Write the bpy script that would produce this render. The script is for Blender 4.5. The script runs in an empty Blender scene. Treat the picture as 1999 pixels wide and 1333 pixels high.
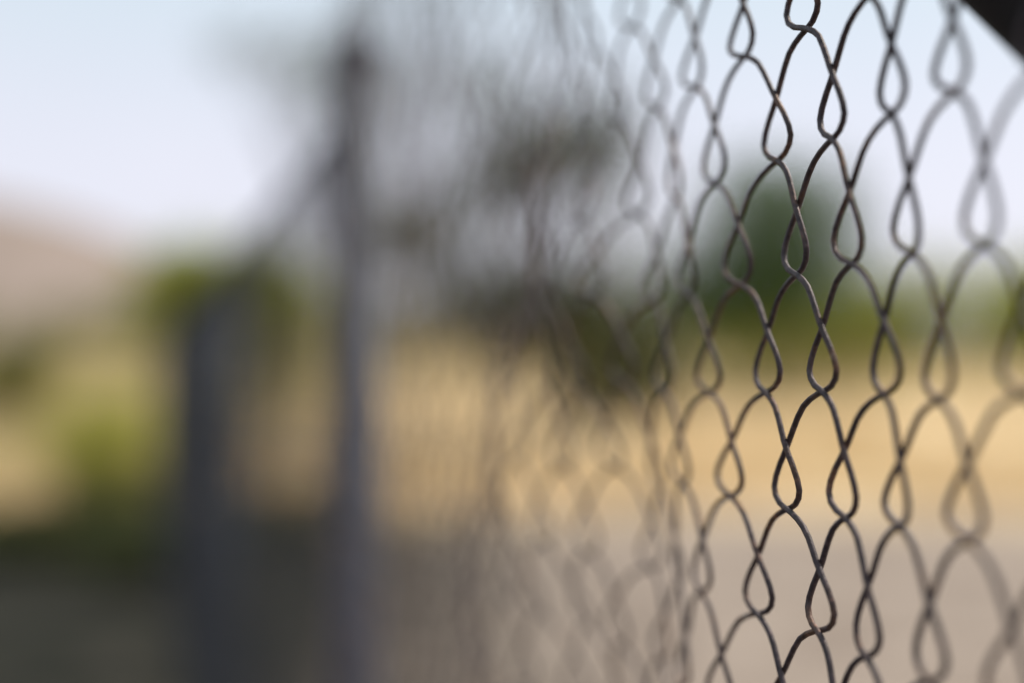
import bpy, math, random
from mathutils import Vector, noise
random.seed(7)
scene = bpy.context.scene
CAMH = 1.2
B0, TN = 0.210, 0.27           # fence plane: X = B0 - TN*Y
TH = math.atan(TN)
NX, NY = -math.cos(TH), -math.sin(TH)   # normal to the camera's side

def sm(a, b, x):
    t = max(0.0, min(1.0, (x-a)/(b-a))); return t*t*(3-2*t)
def link(o, parent=None):
    scene.collection.objects.link(o)
    if parent: o.parent = parent
    return o
def empty(name, loc=(0,0,0)):
    e = bpy.data.objects.new(name, None); e.location = loc
    return link(e)
def meshobj(name, verts, faces, mat=None, parent=None, smooth=False, loc=(0,0,0)):
    me = bpy.data.meshes.new(name); me.from_pydata(verts, [], faces); me.update()
    if smooth:
        me.polygons.foreach_set('use_smooth', [True]*len(me.polygons))
    if mat: me.materials.append(mat)
    o = bpy.data.objects.new(name, me); o.location = loc
    return link(o, parent)

# ------------------------------------------------------------ materials
def newmat(name):
    m = bpy.data.materials.new(name); m.use_nodes = True
    nt = m.node_tree; return m, nt, nt.nodes['Principled BSDF']
def ramp(nt, fac, stops):
    r = nt.nodes.new('ShaderNodeValToRGB')
    e = r.color_ramp.elements
    while len(e) < len(stops): e.new(0.5)
    for i,(p,c) in enumerate(stops):
        e[i].position = p; e[i].color = (*c, 1)
    nt.links.new(fac, r.inputs[0]); return r.outputs[0]
def tex(nt, scale, detail=4, rough=0.6, coord='Object'):
    tc = nt.nodes.new('ShaderNodeTexCoord'); n = nt.nodes.new('ShaderNodeTexNoise')
    n.inputs['Scale'].default_value = scale; n.inputs['Detail'].default_value = detail
    n.inputs['Roughness'].default_value = rough
    nt.links.new(tc.outputs[coord], n.inputs['Vector']); return n.outputs['Fac']
def bump(nt, bs, fac, st, dist):
    b = nt.nodes.new('ShaderNodeBump'); b.inputs['Strength'].default_value = st
    b.inputs['Distance'].default_value = dist
    nt.links.new(fac, b.inputs['Height']); nt.links.new(b.outputs[0], bs.inputs['Normal'])
def mix(nt, fac, a, b):
    m = nt.nodes.new('ShaderNodeMix'); m.data_type = 'RGBA'
    if isinstance(fac, (int, float)): m.inputs[0].default_value = fac
    else: nt.links.new(fac, m.inputs[0])
    for s, v in ((6, a), (7, b)):
        if isinstance(v, tuple): m.inputs[s].default_value = (*v, 1)
        else: nt.links.new(v, m.inputs[s])
    return m.outputs[2]
def math_(nt, op, a, b=None, clamp=False):
    m = nt.nodes.new('ShaderNodeMath'); m.operation = op; m.use_clamp = clamp
    for i, v in enumerate((a, b)):
        if v is None: continue
        if isinstance(v, (int, float)): m.inputs[i].default_value = v
        else: nt.links.new(v, m.inputs[i])
    return m.outputs[0]
def step(nt, v, a, b):
    m = nt.nodes.new('ShaderNodeMapRange'); m.interpolation_type = 'SMOOTHSTEP'
    nt.links.new(v, m.inputs[0]); m.inputs[1].default_value = a; m.inputs[2].default_value = b
    return m.outputs[0]

wire_mat, nt, bs = newmat('weathered_wire')
n1 = tex(nt, 45, 5, 0.7); n2 = tex(nt, 420, 4, 0.7)
c1 = ramp(nt, n1, [(0.30,(0.050,0.034,0.044)),(0.52,(0.080,0.054,0.056)),(0.63,(0.17,0.085,0.050)),(0.71,(0.40,0.34,0.30))])
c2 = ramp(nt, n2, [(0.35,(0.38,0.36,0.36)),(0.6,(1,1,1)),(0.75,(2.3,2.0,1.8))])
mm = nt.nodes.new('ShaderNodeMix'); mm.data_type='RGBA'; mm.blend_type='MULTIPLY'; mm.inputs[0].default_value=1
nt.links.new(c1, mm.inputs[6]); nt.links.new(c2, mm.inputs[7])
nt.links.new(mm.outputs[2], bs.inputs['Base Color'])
bs.inputs['Metallic'].default_value = 0.3; bs.inputs['Roughness'].default_value = 0.55
bump(nt, bs, n2, 0.6, 0.0007)

# the older bays beyond the first post: duller, darker zinc
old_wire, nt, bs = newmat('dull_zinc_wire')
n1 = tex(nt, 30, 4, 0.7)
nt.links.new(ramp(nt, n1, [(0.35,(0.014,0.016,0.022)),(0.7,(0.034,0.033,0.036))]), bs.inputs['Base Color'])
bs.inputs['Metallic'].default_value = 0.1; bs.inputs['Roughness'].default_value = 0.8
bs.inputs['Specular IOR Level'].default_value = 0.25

post_mat, nt, bs = newmat('galvanised_steel')
n1 = tex(nt, 25, 5, 0.6)
nt.links.new(ramp(nt, n1, [(0.3,(0.040,0.055,0.085)),(0.6,(0.060,0.076,0.112)),(0.8,(0.10,0.098,0.10))]), bs.inputs['Base Color'])
bs.inputs['Metallic'].default_value = 0.2; bs.inputs['Roughness'].default_value = 0.55
bump(nt, bs, n1, 0.3, 0.001)

brace_mat, nt, bs = newmat('dark_painted_steel')
n1 = tex(nt, 40, 5, 0.6)
nt.links.new(ramp(nt, n1, [(0.3,(0.008,0.006,0.006)),(0.7,(0.017,0.011,0.010))]), bs.inputs['Base Color'])
bs.inputs['Roughness'].default_value = 0.85; bs.inputs['Specular IOR Level'].default_value = 0.2

def leafmat(name, a, b, trans=0.35):
    m, nt, bs = newmat(name)
    n = tex(nt, 0.9, 3, 0.6)
    n2 = tex(nt, 14, 2, 0.6)
    f = math_(nt, 'ADD', math_(nt,'MULTIPLY',n,0.6), math_(nt,'MULTIPLY',n2,0.4))
    col = ramp(nt, f, [(0.38,a),(0.62,b)])
    nt.links.new(col, bs.inputs['Base Color']); bs.inputs['Roughness'].default_value = 0.65
    bs.inputs['Specular IOR Level'].default_value = 0.25
    tr = nt.nodes.new('ShaderNodeBsdfTranslucent'); nt.links.new(col, tr.inputs['Color'])
    mx = nt.nodes.new('ShaderNodeMixShader'); mx.inputs[0].default_value = trans
    out = nt.nodes['Material Output']
    nt.links.new(bs.outputs[0], mx.inputs[1]); nt.links.new(tr.outputs[0], mx.inputs[2])
    nt.links.new(mx.outputs[0], out.inputs['Surface']); return m
leaf_dark = leafmat('leaf_dark', (0.055,0.066,0.022), (0.12,0.13,0.045))
leaf_green = leafmat('leaf_green', (0.055,0.105,0.025), (0.12,0.185,0.045))
leaf_yellow = leafmat('leaf_yellow', (0.27,0.30,0.022), (0.45,0.45,0.06), 0.4)
leaf_olive = leafmat('leaf_olive', (0.15,0.155,0.030), (0.28,0.255,0.06))
straw = leafmat('dry_grass_blade', (0.58,0.43,0.23), (0.78,0.61,0.39), 0.3)
bark, nt, bs = newmat('bark')
n1 = tex(nt, 12, 5, 0.7)
nt.links.new(ramp(nt, n1, [(0.3,(0.05,0.035,0.025)),(0.7,(0.14,0.10,0.075))]), bs.inputs['Base Color'])
bs.inputs['Roughness'].default_value = 0.9; bump(nt, bs, n1, 0.6, 0.02)

# ground
gmat, nt, bs = newmat('ground_soil_and_grass')
tc = nt.nodes.new('ShaderNodeTexCoord'); sp = nt.nodes.new('ShaderNodeSeparateXYZ')
nt.links.new(tc.outputs['Object'], sp.inputs[0])
nL = tex(nt, 0.35, 4, 0.6); nM = tex(nt, 2.2, 5, 0.65); nF = tex(nt, 30, 5, 0.7)
Yw = math_(nt,'ADD', sp.outputs[1], math_(nt,'MULTIPLY', math_(nt,'SUBTRACT', nL, 0.5), 5.0))
Xw = math_(nt,'ADD', sp.outputs[0], math_(nt,'MULTIPLY', math_(nt,'SUBTRACT', nM, 0.5), 1.6))
gravel = ramp(nt, math_(nt,'ADD',math_(nt,'MULTIPLY',nM,0.6),math_(nt,'MULTIPLY',nF,0.4)), [(0.40,(0.19,0.145,0.118)),(0.60,(0.40,0.325,0.272))])
shaded_weeds = ramp(nt, nM, [(0.38,(0.012,0.014,0.010)),(0.6,(0.040,0.036,0.028)),(0.74,(0.11,0.095,0.08))])  # dark weedy soil at near left, with shade painted into its colour
gold = ramp(nt, math_(nt,'ADD',math_(nt,'MULTIPLY',nL,0.6),math_(nt,'MULTIPLY',nF,0.4)), [(0.38,(0.54,0.385,0.20)),(0.62,(0.80,0.62,0.40))])
goldfar = ramp(nt, nL, [(0.4,(0.30,0.23,0.09)),(0.65,(0.50,0.385,0.19))])
gold = mix(nt, step(nt, Yw, 27, 44), gold, goldfar)
green = ramp(nt, nM, [(0.35,(0.19,0.18,0.04)),(0.7,(0.40,0.31,0.13))])
near = mix(nt, step(nt, Xw, -1.2, 1.0), shaded_weeds, gravel)
leftm = math_(nt,'MULTIPLY', step(nt, Xw, -2.6, -5.0), step(nt, nL, 0.34, 0.52))
far = mix(nt, leftm, gold, green)
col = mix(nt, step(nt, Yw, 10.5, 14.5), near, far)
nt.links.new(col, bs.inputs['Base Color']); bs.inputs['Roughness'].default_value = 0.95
bs.inputs['Specular IOR Level'].default_value = 0.08
bump(nt, bs, nF, 0.6, 0.02)

def gz(x, y):
    z = 2.9*sm(9, 72, y)
    return z + 0.05*noise.noise(Vector((x*0.3, y*0.3, 0)))*sm(3, 10, math.hypot(x,y))
def stations(lo, hi, fine):
    s = []; v = 0.0
    while v < hi: s.append(v); v += max(fine, v*0.07)
    s.append(hi); t = []; v = -fine
    while v > lo: t.append(v); v -= max(fine, -v*0.07)
    t.append(lo); return t[::-1]+s
xs = stations(-1500,1500,0.4); ys = stations(-300,2500,0.4)
V = [(x,y,gz(x,y)) for y in ys for x in xs]; W = len(xs)
Fc = [(j*W+i, j*W+i+1, (j+1)*W+i+1, (j+1)*W+i) for j in range(len(ys)-1) for i in range(W-1)]
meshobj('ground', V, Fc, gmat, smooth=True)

# hills
hmat, nt, bs = newmat('dry_hillside')
n1 = tex(nt, 0.02, 5, 0.6)
nt.links.new(ramp(nt, n1, [(0.35,(0.235,0.178,0.15)),(0.65,(0.33,0.255,0.218))]), bs.inputs['Base Color'])
bs.inputs['Roughness'].default_value = 1
hv = []; nxh, nyh = 90, 24
for j in range(nyh):
    for i in range(nxh):
        x = -700 + 1300*i/(nxh-1); y = 450 + 500*j/(nyh-1)
        prof = 88*math.exp(-((x+310)/175)**2) + 24*math.exp(-((x-20)/260)**2)
        h = prof*math.sin(math.pi*j/(nyh-1))
        h += 7*noise.noise(Vector((x*0.012,y*0.012,3)))*math.sin(math.pi*j/(nyh-1))
        hv.append((x,y,2+h))
hf = [(j*nxh+i, j*nxh+i+1, (j+1)*nxh+i+1, (j+1)*nxh+i) for j in range(nyh-1) for i in range(nxh-1)]
meshobj('hill', hv, hf, hmat, smooth=True)

# ------------------------------------------------------------ tubes
def tube(path, radii, seg=8):
    vs, fs = [], []
    for i, p in enumerate(path):
        a = path[max(0,i-1)]; b = path[min(len(path)-1,i+1)]
        d = (b-a).normalized()
        up = Vector((0,0,1)) if abs(d.z) < 0.9 else Vector((1,0,0))
        s = d.cross(up).normalized(); t = s.cross(d)
        for k in range(seg):
            an = 2*math.pi*k/seg
            vs.append(p + (s*math.cos(an)+t*math.sin(an))*radii[i])
    for i in range(len(path)-1):
        for k in range(seg):
            fs.append((i*seg+k, i*seg+(k+1)%seg, (i+1)*seg+(k+1)%seg, (i+1)*seg+k))
    fs.append(tuple(range(seg))[::-1]); fs.append(tuple((len(path)-1)*seg+k for k in range(seg)))
    return vs, fs
def merge(parts):
    V, F = [], []
    for v, f in parts:
        o = len(V); V += [tuple(p) for p in v]; F += [tuple(i+o for i in q) for q in f]
    return V, F

# ------------------------------------------------------------ fence
NODE = [(0,0,-1),(0.22,0.035,-1),(0.42,0.08,-1),(0.60,0.14,-1),(0.76,0.23,-1),(0.89,0.33,-1),(1.0,0.42,-1),(1.15,0.53,-0.85),
        (1.30,0.64,-0.5),(1.40,0.745,-0.1),(1.43,0.83,0.2),(1.36,0.905,0.5),(1.19,0.965,0.85)]
NODE_LO = [(0,0,-1),(0.6,0.15,-1),(1.0,0.45,-1),(1.36,0.8,0.0),(1.2,0.95,0.7)]
colsY = [0.5373,0.5136,0.4920,0.4683,0.4498,0.4293,0.4143,0.3965,0.3838,0.3678,0.3504]
R = 0.00098
HALF = 0.0375
Z0 = CAMH - 0.003
left = []
y = colsY[0]
random.seed(3)
while y < 9.7:
    y += 0.0212*(1+random.uniform(-.14,.14)); left.append(y)
right = []
y = colsY[-1]
while y > -0.56:
    y -= 0.0176*(1+random.uniform(-.08,.08)); right.append(y)
cols = left[::-1] + colsY + right
off = len(left)
def par(i): return (i-off-1) % 2
def bulge(Y, z):
    a = 0.011*sm(0.51, 0.62, Y)*(1-0.85*sm(0.72,1.0,Y))
    h = z-CAMH
    return a*(math.sin(Y*19+h*9+0.5) + 0.6*math.sin(h*21+Y*11+1.0) + 0.4*math.sin(h*43-Y*30)) \
        + 0.0007*math.sin(h*37+Y*60)
jit = {}
def node(i, n):
    k = (i,n)
    if k not in jit:
        r = random.Random(i*1009+n*17)
        s = 1+0.8*sm(0.5,0.6,cols[i])
        jit[k] = (r.gauss(0,0.0008)*s, r.gauss(0,0.0009)*s)
    jy, jz = jit[k]
    z = Z0 + n*HALF + jz
    Y = cols[i] - 0.080*(z-Z0) + jy
    return Y, z
def fpoint(Y, z, w):
    d = bulge(Y, z) + w
    return (B0 - TN*Y + NX*d, Y + NY*d, z)
nb = -int((CAMH-0.05)/HALF)
def build_wires(name, sel, prof, res, parent, ntop, mat):
    cu = bpy.data.curves.new(name, 'CURVE'); cu.dimensions = '3D'
    cu.bevel_depth = R; cu.bevel_resolution = res; cu.use_fill_caps = True
    for i in sel:
        pts = []
        for n in range(ntop(i), nb, -1):
            a, b = (i, i+1) if (n % 2) == par(i) else (i+1, i)
            A = node(a, n); Bn = node(b, n-1)
            sgn = 1 if a == i+1 else -1
            rr = random.Random(i*77+n*5); ex = 1+rr.gauss(0,0.08); tv = rr.gauss(0,0.010)
            for (u, t, w) in prof:
                if u > 1: u = 1+(u-1)*ex
                if 0.2 < t < 0.9: t += tv
                Y = A[0]+(Bn[0]-A[0])*u; z = A[1]+(Bn[1]-A[1])*t
                pts.append(fpoint(Y, z, w*sgn*R*1.02))
        s = cu.splines.new('POLY'); s.points.add(len(pts)-1)
        s.points.foreach_set('co', [c for p in pts for c in (*p, 1)])
        s.use_smooth = True
    cu.materials.append(mat)
    return link(bpy.data.objects.new(name, cu), parent)
fence = empty('chain_link_fence')
YP = 1.495
nearsel = [i for i in range(len(cols)-1) if cols[i] < YP+0.02]
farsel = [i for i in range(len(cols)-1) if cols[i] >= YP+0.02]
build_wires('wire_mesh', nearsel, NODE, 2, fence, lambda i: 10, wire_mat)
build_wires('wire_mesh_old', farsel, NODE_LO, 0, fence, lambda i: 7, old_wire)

def post(Yc, top, r=0.023):
    offn = -(r+0.004)
    cx = B0-TN*Yc+NX*offn; cy = Yc+NY*offn
    path = [Vector((cx,cy,z)) for z in (-0.3,0.0,0.6,top-0.012)]
    parts = [tube(path, [r]*4, 20)]
    parts.append(tube([Vector((cx,cy,top-0.016)),Vector((cx,cy,top-0.002)),Vector((cx,cy,top+0.006)),Vector((cx,cy,top+0.012))],
                      [r+0.006,r+0.006,r*0.8,r*0.3], 20))
    v,f = merge(parts); o = meshobj('post', v, f, post_mat, fence, True)
    ties = []
    z = 0.15
    while z < top-0.03:
        pth = [Vector((cx+(r+0.0035)*math.cos(a), cy+(r+0.0035)*math.sin(a), z+0.004*math.sin(a))) for a in [k*math.pi/8 for k in range(17)]]
        ties.append(tube(pth, [0.0015]*17, 6)); z += 0.3
    v,f = merge(ties); meshobj('tie_wires', v, f, wire_mat, fence, True)
YPS = [-0.545, 1.495, 3.85, 5.75, 7.65, 9.65]
for k, yy in enumerate(YPS):
    post(yy, CAMH + (0.352 if k < 2 else 0.265), 0.026 if k < 2 else 0.045)
def rail(name, Ya, Yb, z, r, offn, mat, seg=12):
    pth = [Vector((B0-TN*Y+NX*offn, Y+NY*offn, z)) for Y in (Ya, (Ya+Yb)/2, Yb)]
    v,f = tube(pth, [r]*3, seg); meshobj(name, v, f, mat, fence, True)
rail('top_rail', 1.495, 9.65, CAMH+0.262, 0.006, -0.013, post_mat)
rail('bottom_tension_wire', -0.545, 9.65, 0.09, 0.0018, -0.003, wire_mat, 6)
rail('top_tension_wire', -0.545, 1.495, CAMH+0.372, 0.0018, -0.003, wire_mat, 6)
def brace():
    r = 0.024; sl = 0.87; offn = -(r+0.004)
    pts = []
    for Y in (0.66, 0.355, 0.0, -0.53):
        z = CAMH+0.1095 + sl*(Y-0.394) + r*1.31
        pts.append(Vector((B0-TN*Y+NX*offn, Y+NY*offn, z)))
    v,f = tube(pts, [r]*4, 24); meshobj('diagonal_brace', v, f, brace_mat, fence, True)
brace()

# ------------------------------------------------------------ vegetation
def leafcloud(blobs, n, size, seed, clump=0.35):
    rnd = random.Random(seed); V=[]; F=[]
    wts = [a*b*c for (_,_,_,a,b,c) in blobs]; tot = sum(wts)
    nclump = max(20, n//28); cl = []
    for _ in range(nclump):
        r = rnd.uniform(0,tot); k=0
        while r > wts[k] and k < len(wts)-1: r -= wts[k]; k += 1
        x,y,z,a,b,c = blobs[k]
        p = Vector((rnd.gauss(0,1),rnd.gauss(0,1),rnd.gauss(0,1))).normalized()*(rnd.uniform(0.25,1)**0.5)
        cl.append(Vector((x+p.x*a*rnd.uniform(.8,1.15), y+p.y*b, z+p.z*c*rnd.uniform(.8,1.15))))
    for i in range(n):
        c = cl[rnd.randrange(nclump)]
        p = c + Vector((rnd.gauss(0,clump),rnd.gauss(0,clump),rnd.gauss(0,clump*0.8)))
        d = Vector((rnd.gauss(0,1),rnd.gauss(0,1),rnd.gauss(0,.6))).normalized()
        s = d.cross(Vector((rnd.gauss(0,1),rnd.gauss(0,1),rnd.gauss(0,1)))).normalized()
        L = size*rnd.uniform(.6,1.3); w = L*0.45
        o = len(V)
        V += [tuple(p-d*L*0.5), tuple(p+s*w*0.5), tuple(p+d*L*0.5), tuple(p-s*w*0.5)]
        F.append((o,o+1,o+2,o+3))
    return V, F
def tree(name, x, y, blobs, n, size, mat, seed, trunk_r=0.12, trunk_h=1.6, clump=0.35):
    g = gz(x,y)
    root = empty(name, (x,y,g))
    rnd = random.Random(seed)
    parts = []
    th = [Vector((0,0,-0.2)), Vector((0.05,0.02,trunk_h*0.5)), Vector((-0.03,0.05,trunk_h))]
    parts.append(tube(th, [trunk_r*1.3, trunk_r, trunk_r*0.8], 10))
    for (bx,by,bz,a,b,c) in blobs:
        e = Vector((bx,by,bz+c*0.3)); s = th[-1]
        m1 = s.lerp(e,0.4)+Vector((rnd.uniform(-.2,.2),rnd.uniform(-.2,.2),-0.1))
        parts.append(tube([s,m1,e],[trunk_r*0.55,trunk_r*0.35,trunk_r*0.1],7))
        for _ in range(4):
            q = Vector((bx+rnd.uniform(-a,a)*.8, by+rnd.uniform(-b,b)*.8, bz+rnd.uniform(-c,c)*.8))
            parts.append(tube([m1, m1.lerp(q,.5)+Vector((0,0,.1)), q],[trunk_r*0.25,trunk_r*0.15,trunk_r*0.05],5))
    v,f = merge(parts); meshobj('trunk_and_limbs', v, f, bark, root, True)
    v,f = leafcloud(blobs, n, size, seed, clump); meshobj('foliage', v, f, mat, root)
    return root
def P(px, py, Z):   # helper used while planning sizes
    return ((px-1000)/2776*Z, CAMH+(740-py)/2776*Z)
def blob(px,py,rx,ry,Z,tx,g,dy=0):
    X,H = P(px,py,Z); return (X-tx, dy, H-g, rx/2776*Z, rx/2776*Z, ry/2776*Z)

Z=20; tx,_ = P(1080,0,Z); g=gz(tx,Z)
bl = [blob(1090,300,130,90,20,tx,g), blob(940,190,70,80,20,tx,g,.3), blob(1190,260,60,100,20,tx,g,-.2),
      blob(960,340,120,60,20,tx,g,.4), blob(800,450,120,60,20,tx,g,.2), blob(960,570,150,60,20,tx,g,-.3),
      blob(1140,620,170,90,20,tx,g,.2), blob(960,640,130,60,20,tx,g,.2), blob(1270,700,90,70,20,tx,g,.2),
      blob(1200,450,50,80,20,tx,g,.2)]
tree('tree', tx, Z, bl, 14500, 0.13, leaf_dark, 11, 0.10, 1.7, 0.28)
Z=26; tx,_=P(690,0,Z); g=gz(tx,Z)
bl = [blob(640,110,110,35,Z,tx,g), blob(730,170,80,70,Z,tx,g,.4), blob(690,300,70,80,Z,tx,g),
      blob(760,450,120,70,Z,tx,g,.5), blob(600,190,50,45,Z,tx,g,-.4), blob(480,95,80,20,Z,tx,g,.2)]
tree('tree', tx, Z, bl, 3400, 0.15, leaf_dark, 12, 0.10, 2.0, 0.3)
Z=34; tx,_=P(1490,0,Z); g=gz(tx,Z)
bl = [blob(1490,400,90,80,Z,tx,g), blob(1580,370,100,50,Z,tx,g,.5), blob(1430,500,100,90,Z,tx,g,-.5),
      blob(1560,500,110,80,Z,tx,g,.4), blob(1370,570,110,80,Z,tx,g), blob(1650,470,70,60,Z,tx,g,.3), blob(1500,600,150,70,Z,tx,g,.3)]
tree('tree', tx, Z, bl, 14000, 0.19, leaf_green, 13, 0.16, 1.8, 0.48)
Z=42; tx,_=P(390,0,Z); g=gz(tx,Z)
bl = [blob(370,545,80,70,Z,tx,g), blob(450,560,90,70,Z,tx,g,.4), blob(310,600,60,80,Z,tx,g), blob(540,570,90,70,Z,tx,g)]
tree('tree', tx, Z, bl, 10500, 0.22, leaf_yellow, 14, 0.15, 1.2, 0.4)
def shrub(name, px, ytop, wpx, Z, n, mat, seed, size=0.12):
    X,_ = P(px,0,Z); g = gz(X,Z)
    h = max(0.4, P(0,ytop,Z)[1]-g)
    rx = wpx/2776*Z
    bl = [(-rx*.5,0,h*.45,rx*.55,rx*.5,h*.42),(rx*.45,.2,h*.5,rx*.6,rx*.5,h*.45),(0,-.1,h*.55,rx*.5,rx*.5,h*.42)]
    tree(name, X, Z, bl, n, size, mat, seed, 0.04, h*0.2, min(0.2, h*0.15))
shrub('shrub', 20, 650, 110, 24, 3000, leaf_olive, 21)
shrub('shrub', 190, 770, 110, 15, 2400, leaf_yellow, 22, .08)
shrub('shrub', 230, 900, 90, 12, 2500, leaf_olive, 28, .07)
shrub('shrub', 1200, 670, 130, 24, 4000, leaf_dark, 23)
shrub('shrub', 1600, 610, 190, 30, 4500, leaf_olive, 24)
shrub('shrub', 100, 1050, 260, 9.5, 5000, leaf_dark, 25, .06)
shrub('shrub', 330, 1060, 150, 8.5, 3500, leaf_dark, 26, .05)
shrub('shrub', 560, 1010, 130, 10.5, 2500, leaf_dark, 29, .05)
shrub('shrub', 520, 560, 90, 30, 2500, leaf_olive, 27)
blr = []; rnd = random.Random(5)
for k in range(46):
    X = -38 + k*2.1 + rnd.uniform(-.8,.8); Y = 62+rnd.uniform(-4,4); g = gz(X,Y)
    h = rnd.uniform(2.0,3.8)*(0.55 if X < -14 else 1)
    blr.append((X, Y, g+h*.5, rnd.uniform(1.3,2.2), 1.4, h*.55))
v,f = leafcloud(blr, 34000, 0.28, 31, 0.4)
meshobj('distant_trees', v, f, leaf_olive)
blr = []
for k in range(20):
    X = 7.0 + k*1.3; Y = 44+rnd.uniform(-2,2); g = gz(X,Y); q = 0.65+.45*min(k,6)/6
    blr.append((X, Y, g+1.5*q, 1.3, 1.2, rnd.uniform(1.5,1.9)*q))
v,f = leafcloud(blr, 40000, 0.22, 32, 0.3)
meshobj('hedge', v, f, leaf_yellow)
V=[];F=[]; rnd=random.Random(9)
for i in range(26000):
    y = 13.2 + 50*rnd.random()**1.6; x = rnd.uniform(-0.5,0.5)*y*1.1
    if noise.noise(Vector((x*.5,y*.5,1))) < -0.25: continue
    g = gz(x,y); h = rnd.uniform(.12,.32); a = rnd.uniform(0,math.pi); w = .012+.0008*y
    lx, ly = rnd.gauss(0,.1), rnd.gauss(0,.1); o=len(V)
    V += [(x-w*math.cos(a),y-w*math.sin(a),g-.02),(x+w*math.cos(a),y+w*math.sin(a),g-.02),(x+lx,y+ly,g+h)]
    F.append((o,o+1,o+2))
meshobj('dry_grass', V, F, straw)

# ------------------------------------------------------------ light: hazy bright daylight
SE, SR = math.radians(48), math.radians(62)
w = bpy.data.worlds.new('World'); scene.world = w; w.use_nodes = True
nt = w.node_tree; bg = nt.nodes['Background']
sky = nt.nodes.new('ShaderNodeTexSky'); sky.sky_type = 'NISHITA'; sky.sun_disc = False
sky.sun_elevation = SE; sky.sun_rotation = SR; sky.dust_density = 2.5; sky.ozone_density = 1.5; sky.air_density = 1.0
# thin high cloud: pale veil with soft uneven density, thinner higher up
tc = nt.nodes.new('ShaderNodeTexCoord')
cn = nt.nodes.new('ShaderNodeTexNoise'); cn.inputs['Scale'].default_value = 3.5; cn.inputs['Detail'].default_value = 4
nt.links.new(tc.outputs['Generated'], cn.inputs['Vector'])
sp = nt.nodes.new('ShaderNodeSeparateXYZ'); nt.links.new(tc.outputs['Generated'], sp.inputs[0])
up = step(nt, sp.outputs[2], 0.12, 0.34)
veil = mix(nt, up, (7.2,7.2,8.1), (5.8,6.9,7.5))
fac = math_(nt, 'ADD', 0.72, math_(nt, 'MULTIPLY', cn.outputs['Fac'], 0.24))
haze = mix(nt, fac, sky.outputs[0], veil)
nt.links.new(haze, bg.inputs['Color']); bg.inputs['Strength'].default_value = 0.125
sd = bpy.data.lights.new('sun', 'SUN'); sd.energy = 4.2; sd.angle = math.radians(0.5); sd.color = (1.0,0.91,0.78)
so = bpy.data.objects.new('sun', sd); link(so)
dirv = Vector((math.sin(SR)*math.cos(SE), math.cos(SR)*math.cos(SE), math.sin(SE)))
so.rotation_euler = dirv.to_track_quat('Z','Y').to_euler(); so.location = dirv*30

# ------------------------------------------------------------ camera
cd = bpy.data.cameras.new('camera'); cam = bpy.data.objects.new('camera', cd); link(cam)
cam.location = (0,0,CAMH); cam.rotation_euler = (math.radians(90)+math.atan(74/2776),0,0)
cd.lens = 50; cd.sensor_width = 36; cd.clip_start = 0.01; cd.clip_end = 5000
cd.dof.use_dof = True; cd.dof.focus_distance = 0.442; cd.dof.aperture_fstop = 2.1
scene.camera = cam
scene.view_settings.view_transform = 'Standard'; scene.view_settings.look = 'None'; scene.view_settings.exposure = 0
